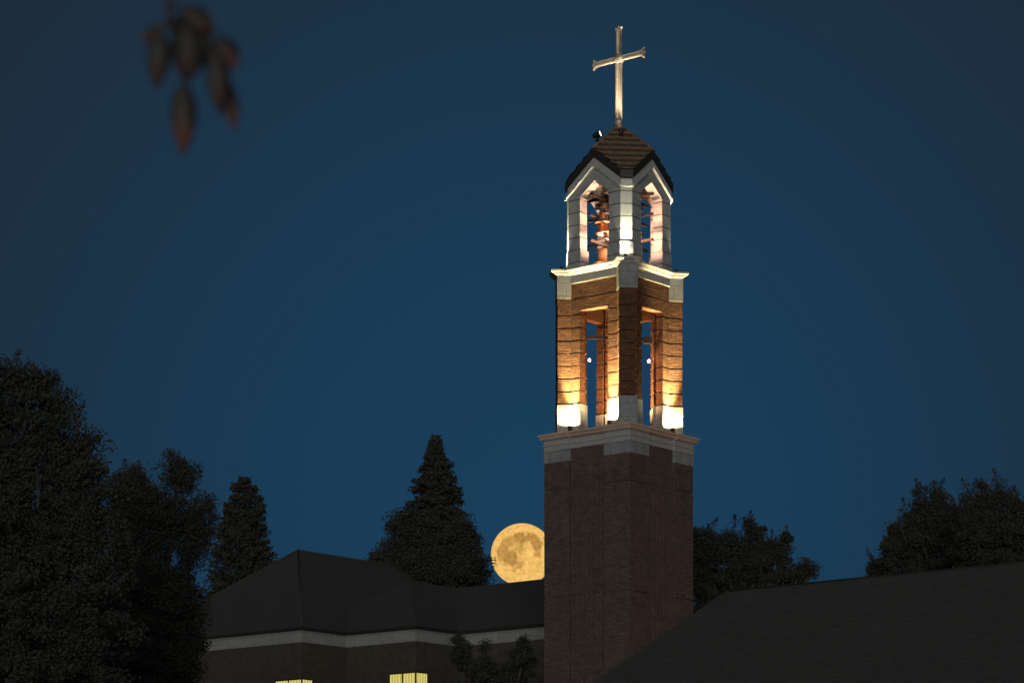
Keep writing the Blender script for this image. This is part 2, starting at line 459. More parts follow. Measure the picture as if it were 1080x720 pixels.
# bells
def make_bell(r, name='bell'):
    root = empty(name, (0, 0, 0))
    h = r * 1.35
    b = MB()
    prof = [(.0, h), (.25 * r, h), (.42 * r, h * .97), (.52 * r, h * .86), (.56 * r, h * .7), (.60 * r, h * .45), (.68 * r, h * .25), (.82 * r, h * .1), (1.0 * r, 0), (.98 * r, -.015), (.86 * r, .02), (.60 * r, h * .25), (.5 * r, h * .6), (.40 * r, h * .85), (0, h * .9)]
    b.lathe(prof, (0, 0, 0), 28); b.build('bell_body', BRONZE, root)
    c = MB(); c.tube([(0, 0, h * .85), (0, 0, .05)], [.02, .025], 6); c.lathe([(0, -.09), (.06, -.05), (.07, .0), (.05, .05), (0, .07)], (0, 0, 0), 10); c.build('clapper', STEEL, root)
    y = MB(); y.box(-.05, .05, -.05, .05, h, h + .1); y.box(-.30, .30, -.04, .04, h + .08, h + .16); y.build('yoke', STEEL, root)
    return root
bell_spec = [
    (30.42, .32, -.56, 'small bronze bell hung highest in the left opening of the belfry'),
    (30.44, .30, .52, 'small bronze bell hung highest beside the right opening of the belfry'),
    (29.62, .38, -.60, 'middle sized bronze bell at mid height in the left belfry opening'),
    (29.66, .36, .56, 'middle sized bronze bell at mid height beside the right belfry opening'),
    (28.40, .46, -.60, 'largest bronze bell hung lowest in the left belfry opening'),
    (28.52, .44, .58, 'large bronze bell hung lowest beside the right belfry opening')]
for zb, r, p_, lab in bell_spec:
    o = make_bell(r); wp = Vector((TX + p_, TY - .05, zb)); o.location = wp; o.rotation_euler = (0, 0, R(20))
    tag(o, lab, 'bell', 'bells hung in the belfry')
    # a smaller companion bell just above, in front
o = make_bell(.33); o.location = (TX - .66, TY - .45, 29.94); tag(o, 'bronze bell nested just above the middle bell in the left belfry opening', 'bell', 'bells hung in the belfry')

# ------------------------------------------------------------------ floodlights on the tower
def lamp(kind, parent, loc, energy, color, size=.06, spot=None, blend=1, aim=None, name='beam'):
    l = bpy.data.lights.new(name, kind); l.energy = energy; l.color = color; l.shadow_soft_size = size
    if kind == 'SPOT': l.spot_size = R(spot); l.spot_blend = blend
    o = bpy.data.objects.new(name, l); col.objects.link(o)
    o.parent = parent; o.location = loc
    if aim is not None:
        d = Vector(aim); o.rotation_euler = (-d).to_track_quat('Z', 'Y').to_euler()
    return o

def floodlight(loc_local, aim_local, label, group, energy, color, spot, sc=1.0, soft=.05, lit=None, spill=0, hdir=None):
    """fixture standing on the tower; loc and aim in tower space"""
    wp = TM @ Vector(loc_local)
    root = empty('floodlight', wp, TROT); tag(root, label, 'floodlight', group)
    d = Vector(aim_local).normalized(); rot = Vector(hdir or aim_local).normalized().to_track_quat('Z', 'Y').to_matrix().to_4x4()
    Mh = Matrix.Translation((0, 0, .16 * sc)) @ rot
    h = MB(); h.lathe([(0, -.13 * sc), (.05 * sc, -.13 * sc), (.075 * sc, -.04 * sc), (.10 * sc, .05 * sc), (.105 * sc, .09 * sc), (.09 * sc, .09 * sc), (.085 * sc, .05 * sc), (0, .045 * sc)], (0, 0, 0), 14, None)
    h.v = [tuple(Mh @ Vector(p)) for p in h.v]
    h.build('housing', BLACK, root)
    b = MB(); b.box(-.06 * sc, .06 * sc, -.05 * sc, .05 * sc, -.01, .03 * sc); b.box(-.015 * sc, .015 * sc, -.015 * sc, .015 * sc, .03 * sc, .13 * sc); b.build('bracket', BLACK, root)
    l = MB(); l.lathe([(0, .062 * sc), (.084 * sc, .060 * sc)], (0, 0, 0), 14); l.v = [tuple(Mh @ Vector(p)) for p in l.v]
    l.build('lens', lit or FROST, root)
    lamp('SPOT', root, Mh @ Vector((0, 0, .12 * sc)), energy, color, soft, spot, 1, d)
    if spill: lamp('SPOT', root, Mh @ Vector((0, 0, .125 * sc)), spill, color, soft, 176, .5, d, 'spill')
    return root

WARM = (1, .76, .34); 
LENS = emit('lit lens', (1, .93, .75), 4)
LO = W2 + .28
def pier_light(x, y, nx, ny, label, e=15000, sp=480):
    floodlight((x, y, 21.46), (nx * .055, ny * .055, 1), label, 'floodlights on the lower cornice', e * .9, WARM, 38, 1.0, .04, LENS, sp)
pier_light(-.98, -LO, 0, 1, 'small dark floodlight on the lower cornice at the foot of the left brick pier', 14000, 420)
pier_light(1.00, -LO, 0, 1, 'small dark floodlight on the lower cornice at the left foot of the middle brick pier')
pier_light(LO, .98, -1, 0, 'small dark floodlight on the lower cornice at the foot of the right brick pier')
# corner lights of the belfry
BEL = (1, .88, .55)
for x, y, lab, en in ((1.56, -1.65, 'small dark floodlight on the upper cornice in front of the nearest belfry corner', 1900),
                      (-1.62, -1.65, 'small floodlight on the left tip of the upper cornice', 1700),
                      (1.65, 1.62, 'small floodlight on the right tip of the upper cornice', 1700)):
    floodlight((x, y, 28.03), (-x * .05, -y * .05, 1), lab, 'floodlights on the upper cornice', en, BEL, 56, .8, .04, LENS, 40)
for x, y, lab in ((.35, -1.0, 'warm floodlight on the belfry floor inside the left opening'), (1.0, -.35, 'warm floodlight on the belfry floor inside the right opening')):
    floodlight((x, y, 28.03), (x * .1, y * .1, 1), lab, 'floodlights on the belfry floor', 1300, (1, .52, .30), 165, .7, .06, LENS)
# floods for the cross, on brackets over the roof slopes
for u_, ang, lab in ((.62, -45, 'dark floodlight on the near tiled roof slope below the cross'),
                     (.86, -135, 'dark floodlight with a pale lens sticking out over the left roof slope'),
                     (.70, 45, 'small floodlight peeping out over the right roof slope')):
    x, y = u_ * math.cos(R(ang)), u_ * math.sin(R(ang)); zb = ZA - SL * u_
    zz = 33.34 if ang != -45 else zb + .05
    root = floodlight((x, y, zz), (-x * .55, -y * .55, 36.4 - zz), lab, 'floodlights aimed at the cross', 760, (1, .80, .56), 60, 1.6 if ang == -135 else 1.1, .04, LENS if ang == -135 else FROST, 0, {-135: (1.09, .243, .3), 45: (-x, -y, .35)}.get(ang))
    st = MB(); st.tube([(0, 0, zb - zz), (0, 0, .02)], .025, 6); st.build('post', BLACK, root)
# interior lamp of the belfry
def bulb(loc_w, label, group, r, c, es, energy, lc, post=None):
    root = empty('lamp', loc_w); tag(root, label, 'lamp', group)
    b = MB(); b.lathe([(0, -r), (r * .7, -r * .7), (r, 0), (r * .7, r * .7), (0, r)], (0, 0, 0), 16); b.build('globe', emit('lamp globe', c, 1.0), root)
    if post: m_ = MB(); m_.tube([(0, 0, 0), post], .02, 6); m_.build('bracket', BLACK, root)
    lamp('POINT', root, (0, 0, 0) if not post else (0, -.0, r + .03), energy, lc, r)
    return root
floodlight((0, 0, 28.03), (0, 0, 1), 'floodlight on the belfry floor below the bells', 'floodlights on the upper cornice', 1500, (1, .60, .40), 175, 1, .08, LENS)
floodlight((0, 0, 21.47), (0, 0, 1), 'floodlight on the floor in the middle of the open brick stage', 'floodlights on the lower cornice', 3000, (1, .50, .20), 160, 1, .08, LENS)
PINK = (.92, .62, .98)
bulb((TX - 1.20, TY - .3, 24.48), 'small glowing round lamp in the left opening of the brick stage', 'round lamps in the brick stage', .075, PINK, 4, 14, (1, .62, .36), (-.16, 0, 0))
bulb((TX + 1.20, TY - .3, 24.44), 'small glowing round lamp in the right opening of the brick stage', 'round lamps in the brick stage', .085, PINK, 4, 14, (1, .62, .36), (.16, 0, 0))

# ------------------------------------------------------------------ the moon
mm = bpy.data.materials.new('moon'); mm.use_nodes = True; n_ = mm.node_tree; n_.nodes.clear()
mo = n_.nodes.new('ShaderNodeOutputMaterial'); em = n_.nodes.new('ShaderNodeEmission'); n_.links.new(em.outputs[0], mo.inputs[0])
t = n_.nodes.new('ShaderNodeTexCoord')
nz = n_.nodes.new('ShaderNodeTexNoise'); nz.inputs['Scale'].default_value = 3.2; nz.inputs['Detail'].default_value = 7; nz.inputs['Roughness'].default_value = .62
n_.links.new(t.outputs['Object'], nz.inputs['Vector'])
wv = n_.nodes.new('ShaderNodeVectorMath'); wv.operation = 'MULTIPLY_ADD'; n_.links.new(nz.outputs['Color'], wv.inputs[0]); wv.inputs[1].default_value = (.5, .5, .5)
sb = n_.nodes.new('ShaderNodeVectorMath'); sb.operation = 'ADD'; sb.inputs[1].default_value = (-.25, -.25, -.25)
n_.links.new(t.outputs['Object'], sb.inputs[0]); n_.links.new(sb.outputs[0], wv.inputs[2])
acc = None
for (x, zz, r_, st) in ((-.05, .42, .27, .8), (.30, .45, .22, .8), (.50, .22, .22, .8), (-.45, .30, .25, .6), (-.62, .02, .30, .7), (-.38, -.25, .30, .8), (-.10, -.42, .16, .55), (-.08, .12, .22, .55), (.52, -.05, .16, .6), (-.30, -.52, .13, .5), (.72, .42, .10, .8)):
    y_ = -math.sqrt(max(0, 1 - x * x - zz * zz))
    d = n_.nodes.new('ShaderNodeVectorMath'); d.operation = 'DISTANCE'; n_.links.new(wv.outputs[0], d.inputs[0]); d.inputs[1].default_value = (x, y_, zz)
    mr = n_.nodes.new('ShaderNodeMapRange'); mr.interpolation_type = 'SMOOTHSTEP'; n_.links.new(d.outputs['Value'], mr.inputs[0])
    mr.inputs['From Min'].default_value = r_ * .65; mr.inputs['From Max'].default_value = r_ * 1.25; mr.inputs['To Min'].default_value = st; mr.inputs['To Max'].default_value = 0
    if acc is None: acc = mr
    else:
        ad = n_.nodes.new('ShaderNodeMath'); ad.operation = 'MAXIMUM'; n_.links.new(acc.outputs[0], ad.inputs[0]); n_.links.new(mr.outputs[0], ad.inputs[1]); acc = ad
mix = n_.nodes.new('ShaderNodeMixRGB'); n_.links.new(acc.outputs[0], mix.inputs[0])
mix.inputs[1].default_value = (.93, .55, .15, 1); mix.inputs[2].default_value = (.42, .21, .047, 1)
n2 = n_.nodes.new('ShaderNodeTexNoise'); n2.inputs['Scale'].default_value = 9; n2.inputs['Detail'].default_value = 6; n_.links.new(t.outputs['Object'], n2.inputs['Vector'])
mr = n_.nodes.new('ShaderNodeMapRange'); n_.links.new(n2.outputs['Fac'], mr.inputs[0]); mr.inputs['From Min'].default_value = .3; mr.inputs['From Max'].default_value = .7; mr.inputs['To Min'].default_value = .72; mr.inputs['To Max'].default_value = 1.16
n_.links.new(mix.outputs[0], em.inputs[0]); n_.links.new(mr.outputs[0], em.inputs[1])
MD = 2200
mb = MB(); ns = 48
mb.lathe([(math.sin(math.pi * i / ns), -math.cos(math.pi * i / ns)) for i in range(ns + 1)], (0, 0, 0), 96)
moon = mb.build('moon', mm); moon.location = at(550.5, 584.5, MD); moon.scale = [MD * 32.6 / F] * 3
tag(moon, 'full golden moon with grey patches rising behind the roof beside the tower', 'moon')

# ------------------------------------------------------------------ brick hall on the left, stepped in plan
hall = empty('brick_hall', (-9.33, 118, 0), TROT)
tag(hall, 'dark stepped brick building with hipped roof, pale stone band and two lit corner windows', 'building')
ZE = 14.93
ext = [(-11.2, 0), (0, 0), (0, 2.88), (4.21, 2.88), (4.21, 5.8), (12.5, 5.8), (12.5, 13.8), (0, 13.8), (0, 24), (-11.2, 24)]
def offs(poly, d):
    n = len(poly); out_ = []
    for i in range(n):
        p0, p1, p2 = Vector(poly[i - 1]), Vector(poly[i]), Vector(poly[(i + 1) % n])
        e1 = (p1 - p0).normalized(); e2 = (p2 - p1).normalized()
        n1 = Vector((e1.y, -e1.x)); n2 = Vector((e2.y, -e2.x))
        out_.append((p1.x + d * (n1.x + n2.x) , p1.y + d * (n1.y + n2.y)))
    return out_
wl = MB(); wl.prism(ext, 0, ZE - .56); wl.build('wall', BRICKD, hall)
bd = MB(); bd.prism(offs(ext, .05), ZE - .56, ZE - .1); bd.prism(offs(ext, .09), ZE - .1, ZE - .02); bd.build('stone_band', BANDS, hall)
ev = MB(); ev.prism(offs(ext, .22), ZE - .02, ZE + .10); ev.build('eave', DARK, hall)
def hip(mb, x0, x1, y0, y1, z0, h, axis):
    """hipped roof over a rectangle; ridge along axis"""
    if axis == 'y':
        B = (x1 - x0) / 2; a, b = ((x0 + x1) / 2, y0 + B), ((x0 + x1) / 2, y1 - B)
        vs = [(x0, y0, z0), (x1, y0, z0), (x1, y1, z0), (x0, y1, z0), (*a, z0 + h), (*b, z0 + h)]
        fs = [(0, 1, 4), (1, 2, 5, 4), (2, 3, 5), (3, 0, 4, 5), (3, 2, 1, 0)]
    else:
        B = (y1 - y0) / 2; a, b = (x0 + B, (y0 + y1) / 2), (x1 - B, (y0 + y1) / 2)
        vs = [(x0, y0, z0), (x1, y0, z0), (x1, y1, z0), (x0, y1, z0), (*a, z0 + h), (*b, z0 + h)]
        fs = [(0, 1, 5, 4), (1, 2, 5), (2, 3, 4, 5), (3, 0, 4), (3, 2, 1, 0)]
    mb.add(vs, fs)
rr = MB()
hip(rr, -11.42, .22, -.22, 24.2, ZE + .10, 4.55, 'y')
hip(rr, -3.4, 4.43, 2.66, 14.5, ZE + .104, 2.70, 'y')
hip(rr, -4.0, 12.72, 5.58, 14.02, ZE + .108, 2.66, 'x')
hr = rr.build('roof', SHINGLE, hall)
cp = MB()
for a_, b_ in (((0.22, -.22, ZE + .12), (-5.6, 5.6, ZE + 4.67)), ((-11.42, -.22, ZE + .12), (-5.6, 5.6, ZE + 4.67)), ((-5.6, 5.6, ZE + 4.67), (-5.6, 18.4, ZE + 4.67))):
    cp.tube([a_, b_], .035, 6)
cp.build('ridge_cap', SHINGLE, hr)
GLOW = bpy.data.materials.new('lit blind'); GLOW.use_nodes = True; n_ = GLOW.node_tree; b_ = n_.nodes['Principled BSDF']
t = n_.nodes.new('ShaderNodeTexCoord'); wvt = n_.nodes.new('ShaderNodeTexWave'); wvt.bands_direction = 'X'; wvt.inputs['Scale'].default_value = 1.9; wvt.inputs['Distortion'].default_value = 1.2; wvt.inputs['Detail'].default_value = 2
n_.links.new(t.outputs['UV'], wvt.inputs['Vector'])
rmp = n_.nodes.new('ShaderNodeValToRGB'); n_.links.new(wvt.outputs['Fac'], rmp.inputs[0])
rmp.color_ramp.elements[0].color = (.40, .33, .06, 1); rmp.color_ramp.elements[1].color = (.80, .70, .20, 1)
n_.links.new(rmp.outputs[0], b_.inputs['Emission Color']); b_.inputs['Emission Strength'].default_value = .9; b_.inputs['Base Color'].default_value = (.3, .27, .1, 1)
def corner_window(cx, cy, lw, rw, ztop, lab):
    """wraps the wall corner (cx,cy); lw along -x, rw along +y"""
    z0 = ztop - 1.9; fr = MB(); d = .04
    root = MB()
    f = MB()
    f.box(cx - lw - .05, cx + d, cy - d, cy - .001, ztop, ztop + .07); f.box(cx - lw - .05, cx + d, cy - d, cy - .001, z0 - .07, z0)
    f.box(cx + .001, cx + d, cy + .001, cy + rw + .05, ztop + .002, ztop + .068); f.box(cx + .001, cx + d, cy + .001, cy + rw + .05, z0 - .068, z0 - .002)
    xs = [cx - lw - .05, cx - lw / 2 - .04, cx - .035]
    for x in xs: f.box(x, x + .07, cy - d + .002, cy - .002, z0, ztop)
    f.box(cx + .002, cx + d - .002, cy + rw, cy + rw + .05, z0, ztop)
    f.box(cx - lw, cx - .04, cy - d + .006, cy - .003, ztop - .62, ztop - .58)
    fo = f.build('window', FRAME, hall); fo['label'] = lab
    p = MB(); p.box(cx - lw, cx - .001, cy - .02, cy - .004, z0 + .001, ztop - .001); p.box(cx - .02, cx + .02, cy - .0201, cy + rw, z0 + .002, ztop - .002)
    p.build('pane', GLOW, fo)
corner_window(0, 0, 1.62, .62, 12.72, 'lit yellow corner window lower left, just showing at the bottom of the photo')
corner_window(4.21, 2.88, 1.55, .72, 12.98, 'lit yellow corner window of three panes below the pale band')
fl = empty('ground_floodlight', (9.6, 103.5, 0)); tag(fl, 'floodlight on the ground at the foot of the tower shaft', 'floodlight')
b = MB(); b.box(-.15, .15, -.1, .1, 0, .25); b.build('housing', BLACK, fl)
lamp('SPOT', fl, (0, 0, .35), 900, (1, .35, .22), .1, 55, 1, (-2.1, 2.3, 12.5))

# ------------------------------------------------------------------ long hall in front on the right
ra_ = empty('chapel_hall', (at(768, 623, 76).x, 76, 0), TROT)
tag(ra_, 'long dark building with steep shingled hip roof in front of the tower on the right', 'building')
zr_ = at(768, 623, 76).z; B = 7.0; PM = .96
wl = MB(); wl.box(-B + .5, 34, -B + .5, B - .5, 0, zr_ - PM * B + .25); wl.build('wall', BRICKD, ra_)
rr = MB(); x0, x1 = -B, 41.5
rr.add([(x0, -B, zr_ - PM * B), (x1, -B, zr_ - PM * B), (x1, B, zr_ - PM * B), (x0, B, zr_ - PM * B), (0, 0, zr_), (x1 - B, 0, zr_)], [(0, 1, 5, 4), (1, 2, 5), (2, 3, 4, 5), (3, 0, 4), (3, 2, 1, 0)])
ro = rr.build('roof', SHINGLE, ra_)
cp = MB()
for a_, b_ in (((0, 0, zr_), (x1 - B, 0, zr_)), ((0, 0, zr_), (x0, -B, zr_ - PM * B)), ((0, 0, zr_), (x0, B, zr_ - PM * B))):
    cp.tube([a_, b_], .035, 6)
cp.build('ridge_cap', SHINGLE, ro)
gt = MB(); gt.prism([(x0 - .1, -B - .1), (x1, -B - .1), (x1, -B + .02), (x0 - .1, -B + .02)], zr_ - PM * B - .14, zr_ - PM * B - .02); gt.build('gutter', DARK, ra_)

# ------------------------------------------------------------------ trees
for m_ in (LEAF, NEEDLE):       # thin leaves pass part of the light through
    n_ = m_.node_tree; o_ = [x for x in n_.nodes if x.type == 'OUTPUT_MATERIAL'][0]; b_ = n_.nodes['Principled BSDF']
    tr = n_.nodes.new('ShaderNodeBsdfTranslucent'); mx = n_.nodes.new('ShaderNodeMixShader'); mx.inputs[0].default_value = .45
    n_.links.new(b_.inputs['Base Color'].links[0].from_socket, tr.inputs[0]); b_.inputs['Specular IOR Level'].default_value = 0
    n_.links.new(b_.outputs[0], mx.inputs[1]); n_.links.new(tr.outputs[0], mx.inputs[2]); n_.links.new(mx.outputs[0], o_.inputs[0])
def quads(pos, size, rng, flat=0.0, aspect=.6):
    n = len(pos)
    a = rng.normal(size=(n, 3)); a[:, 2] += flat; a /= np.linalg.norm(a, axis=1)[:, None]
    b = rng.normal(size=(n, 3)); b -= a * (a * b).sum(1)[:, None]; b /= np.linalg.norm(b, axis=1)[:, None]
    s = size * (.6 + .8 * rng.random(n))[:, None]
    a = a * s * .5; b = b * s * .5 * aspect
    V = np.stack([pos - a, pos + b, pos + a, pos - b], 1).reshape(-1, 3)
    return V
def leafmesh(name, V, mt, parent):
    me = bpy.data.meshes.new(name); nf = len(V) // 4
    me.vertices.add(len(V)); me.vertices.foreach_set('co', V.astype(np.float32).ravel())
    me.loops.add(nf * 4); me.loops.foreach_set('vertex_index', np.arange(nf * 4, dtype=np.int32))
    me.polygons.add(nf); me.polygons.foreach_set('loop_start', np.arange(0, nf * 4, 4, dtype=np.int32))
    me.update(calc_edges=True); me.validate()
    me.materials.append(mt); o = bpy.data.objects.new(name, me); col.objects.link(o); o.parent = parent
    return o
def broadleaf(Y, base_px, blobs, leaves, size, label, seed, shoots=0, clump=.45, slen=1.0, group=None, name='broadleaf_tree'):
    """blobs: (px, py, rx, ry) crown lobes as seen, at distance Y (+dy)"""
    rng = np.random.default_rng(seed); s = Y / F; leaves = leaves * 4; size = size * .5
    bx = (base_px - 540) * s
    root = empty(name, (bx, Y, 0)); tag(root, label, 'tree', group)
    cs = []; wts = []
    for bl in blobs:
        px, py, rx, ry = bl[:4]; dy = bl[4] if len(bl) > 4 else rng.uniform(-.3, .3) * rx * s
        cs.append(((px - 540) * s - bx, dy, EYE + (HY - py) * s, rx * s, ry * s)); wts.append(rx * ry)
    wts = np.array(wts, float); wts /= wts.sum()
    P = []; limbs = []
    for (cx, cy, cz, rx, rz), w_ in zip(cs, wts):
        n = int(leaves * w_); nc = max(12, int(n / 170))
        d = rng.normal(size=(nc, 3)); d /= np.linalg.norm(d, axis=1)[:, None]
        rad = rng.random(nc) ** .42 * rng.uniform(.88, 1.1, nc)
        cc = np.array([cx, cy, cz]) + d * rad[:, None] * np.array([rx, rx, rz])
        sz = rng.uniform(.5, 1.25, nc) * clump
        idx = rng.integers(0, nc, n)
        off = rng.normal(size=(n, 3)); off /= np.linalg.norm(off, axis=1)[:, None]; off *= (rng.random(n) ** .5 * 1.25 * sz[idx])[:, None]; off[:, 2] *= .75
        P.append(cc[idx] + off)
        for c_ in cc[:5]: limbs.append(((cx, cy, cz), tuple(c_)))
        if shoots:
            k = int(shoots * w_) + 1
            dd = rng.normal(size=(k, 3)); dd[:, 2] = abs(dd[:, 2]) + .25; dd[:, 1] *= .5; dd /= np.linalg.norm(dd, axis=1)[:, None]
            st = np.array([cx, cy, cz]) + dd * np.array([rx, rx, rz]) * .92
            for q in range(k):
                ln = rng.uniform(.5, 1.6) * slen; dr = np.array([dd[q, 0] * .5 + rng.normal() * .25, rng.normal() * .2, 1.0]); dr /= np.linalg.norm(dr)
                m_ = int(100 * ln); tt = rng.random(m_) ** .8
                P.append(st[q] + dr * (tt * ln)[:, None] + rng.normal(size=(m_, 3)) * (.13 * (1.15 - tt))[:, None])
                limbs.append((tuple(st[q] - dr * .6), tuple(st[q] + dr * ln)))
    P = np.concatenate(P); P = P[P[:, 2] > .8]
    leafmesh('crown', quads(P, size, rng), LEAF, root)
    t = MB(); low = min(c[2] for c in cs); mid = cs[int(np.argmax(wts))]
    h0 = max(2.0, (low - 1) * .75); r0 = .028 * mid[2] + .06
    t.tube([(0, 0, 0), (.05, 0, h0 * .5), (mid[0] * .25, mid[1] * .3, h0), (mid[0] * .8, mid[1] * .8, mid[2])], [r0 * 1.3, r0, r0 * .8, r0 * .35], 10)
    for c in cs: t.tube([(mid[0] * .25, mid[1] * .3, h0), ((c[0] + mid[0] * .25) * .5, c[1] * .5, (h0 + c[2]) * .5), c[:3]], [r0 * .5, r0 * .3, r0 * .12], 6)
    for a_, b_ in limbs: t.tube([a_, b_], [.035, .012], 4, False)
    t.build('trunk', BARK, root)
    return root
def conifer(Y, cpx, prof, n, size, label, seed, droop=-.15, name='conifer_tree', rag=.18, group=None):
    n = n * 4; size = size * .5
    rng = np.random.default_rng(seed); s = Y / F; bx = (cpx - 540) * s
    root = empty(name, (bx, Y, 0)); tag(root, label, 'tree', group)
    ys = np.array([p[0] for p in prof], float); hw = np.array([p[1] for p in prof], float) * s
    zs = EYE + (HY - ys) * s; order = np.argsort(zs); zs = zs[order]; hw = hw[order]
    # whorled boughs
    P = []; br = []
    nb = n // 90
    cum = np.cumsum(np.interp(np.linspace(zs[0], zs[-1], 400), zs, hw) + .15); cum /= cum[-1]
    zc = np.interp(rng.random(nb), cum, np.linspace(zs[0], zs[-1], 400))
    for z_ in zc:
        Rr = np.interp(z_, zs, hw); a = rng.random() * 2 * math.pi
        L = Rr * rng.uniform(1 - rag * 1.6, 1 + rag)
        up = .35 if droop > 0 else droop
        m_ = 90; tt = rng.random(m_) ** .6
        dirv = np.array([math.cos(a), math.sin(a), up])
        p0 = np.array([0, 0, z_ - up * L])
        P.append(p0 + dirv * (tt * L)[:, None] + rng.uniform(-1, 1, size=(m_, 3)) * np.array([.28, .28, .19]) * (1.2 - .75 * tt)[:, None])
        br.append((p0, p0 + dirv * L * .95))
    P = np.concatenate(P)
    leafmesh('crown', quads(P, size, rng, .4, .55), NEEDLE, root)
    t = MB(); r0 = .02 * zs[-1] + .05
    t.tube([(0, 0, 0), (0, 0, zs[-1] * .5), (0, 0, zs[-1] - .4)], [r0, r0 * .6, .02], 8)
    for a_, b_ in br[::5]: t.tube([tuple(a_), tuple(b_)], [.04, .01], 4, False)
    t.build('trunk', BARK, root)
    return root

broadleaf(72, 5, [(5, 466, 60, 84), (-30, 436, 50, 60), (46, 404, 15, 16), (22, 402, 18, 18), (60, 432, 16, 18), (66, 472, 44, 46), (85, 520, 42, 60), (20, 560, 85, 80), (-40, 620, 90, 110), (60, 640, 90, 80), (90, 590, 50, 60), (20, 720, 120, 70)],
          52000, .19, 'huge dark broadleaf tree filling the left edge of the view', 3, shoots=30, clump=.40, slen=.35)
broadleaf(88, 165, [(166, 545, 34, 34), (187, 505, 17, 27), (208, 545, 21, 26), (140, 540, 26, 50), (205, 575, 20, 20), (150, 610, 58, 55), (120, 700, 80, 55), (190, 640, 34, 30), (150, 680, 70, 50)],
          38000, .17, 'loose dark broadleaf tree right of the huge one, sky showing through its edge', 11, shoots=26, clump=.40, slen=.5)
conifer(141, 257, [(504, 5), (510, 12), (522, 18), (546, 23), (572, 29), (600, 37), (640, 44), (720, 50), (800, 55), (860, 50)], 34000, .34, 'narrow columnar conifer rising behind the left end of the stepped brick building', 21, droop=.3, rag=.10, name='columnar_conifer')
broadleaf(100, 215, [(168, 690, 42, 60), (140, 720, 60, 60)], 16000, .2, 'low bushy dark tree in front of the left end of the brick building', 5)
conifer(140, 460, [(460, 1), (472, 8), (480, 11), (492, 16), (503, 18), (514, 23), (524, 27), (545, 29), (570, 36), (600, 44), (660, 50), (760, 55)], 40000, .34, 'tall pointed conifer rising above the round tree behind the roof', 33, rag=.26)
broadleaf(133, 460, [(428, 562, 21, 24), (414, 588, 19, 18), (455, 575, 32, 32), (486, 568, 19, 24), (494, 592, 14, 22), (440, 610, 40, 30), (480, 610, 38, 30), (400, 600, 12, 12), (498, 618, 10, 18), (460, 680, 60, 60)],
          36000, .24, 'round dark tree behind the roof, in front of the pointed conifer', 35, clump=.5)
broadleaf(128, 775, [(742, 596, 24, 22), (782, 596, 24, 22), (806, 600, 18, 20), (838, 608, 18, 9), (736, 572, 5, 16), (748, 574, 6, 16), (762, 574, 6, 16), (776, 572, 6, 16), (789, 562, 6, 18), (802, 568, 7, 16), (816, 578, 7, 13), (828, 572, 5, 15), (826, 592, 8, 10), (846, 600, 4, 11), (856, 603, 4, 9), (770, 640, 60, 40), (830, 640, 40, 35), (730, 590, 26, 30)],
          30000, .22, 'dark feathery tree just right of the tower', 41, shoots=60, clump=.34, slen=.55)
broadleaf(118, 975, [(968, 566, 20, 22), (990, 562, 18, 22), (950, 582, 14, 16), (946, 556, 6, 16), (957, 548, 6, 15), (969, 535, 6, 22), (978, 540, 6, 14), (988, 530, 7, 24), (999, 542, 6, 16), (1010, 548, 7, 16), (938, 578, 5, 14), (922, 600, 5, 10), (975, 590, 50, 30), (930, 602, 14, 10), (980, 640, 60, 45), (1008, 560, 16, 20)],
          30000, .2, 'dark tree with upright shoots above the right roof, left of its taller neighbour', 51, shoots=60, clump=.34, slen=.45)
broadleaf(112, 1060, [(1035, 556, 22, 24), (1058, 555, 22, 22), (1085, 560, 30, 26), (1024, 530, 7, 18), (1036, 526, 6, 20), (1046, 530, 6, 16), (1054, 522, 6, 20), (1064, 530, 6, 14), (1074, 532, 7, 14), (1045, 580, 45, 35), (1100, 600, 60, 60), (1050, 650, 60, 50)],
          30000, .2, 'dark tree with upright shoots at the right edge of the view', 61, shoots=56, clump=.34, slen=.45)
broadleaf(109, 520, [(488, 690, 13, 19), (505, 706, 18, 18), (530, 712, 26, 20), (552, 698, 16, 18), (518, 735, 40, 25), (484, 678, 6, 9), (512, 681, 5, 6), (556, 678, 8, 7)],
          9000, .17, 'small dark tree against the pale band of the left building, close to the tower', 71, clump=.26)

# ------------------------------------------------------------------ foreground tree with hanging leaves, out of focus
DL = masonry('autumn leaf', (.060, .050, .032), (.045, .045, .03), (.05, .04, .03), 3, 3, .01, 0, .01)
def leaf_mat(name, c1, c2):
    m = bpy.data.materials.new(name); m.use_nodes = True; n = m.node_tree; b = n.nodes['Principled BSDF']; b.inputs['Roughness'].default_value = .6
    t = n.nodes.new('ShaderNodeTexCoord'); s_ = n.nodes.new('ShaderNodeSeparateXYZ'); n.links.new(t.outputs['UV'], s_.inputs[0])
    no = n.nodes.new('ShaderNodeTexNoise'); no.inputs['Scale'].default_value = 4; n.links.new(t.outputs['UV'], no.inputs['Vector'])
    ad = n.nodes.new('ShaderNodeMath'); ad.operation = 'MULTIPLY_ADD'; n.links.new(no.outputs['Fac'], ad.inputs[0]); ad.inputs[1].default_value = .6; n.links.new(s_.outputs['Y'], ad.inputs[2])
    r = n.nodes.new('ShaderNodeValToRGB'); n.links.new(ad.outputs[0], r.inputs[0]); r.color_ramp.elements[0].position = .75; r.color_ramp.elements[1].position = 1.15
    r.color_ramp.elements[0].color = (*c1, 1); r.color_ramp.elements[1].color = (*c2, 1)
    n.links.new(r.outputs[0], b.inputs['Base Color']); return m
LG = leaf_mat('green leaf browning at the tip', (.034, .030, .026), (.15, .060, .042))
LD = leaf_mat('dark green leaf', (.032, .031, .027), (.07, .04, .032))
YF = 6.6; trunkx = -2.4
ft = empty('leafy_foreground_tree', (trunkx, YF, 0))
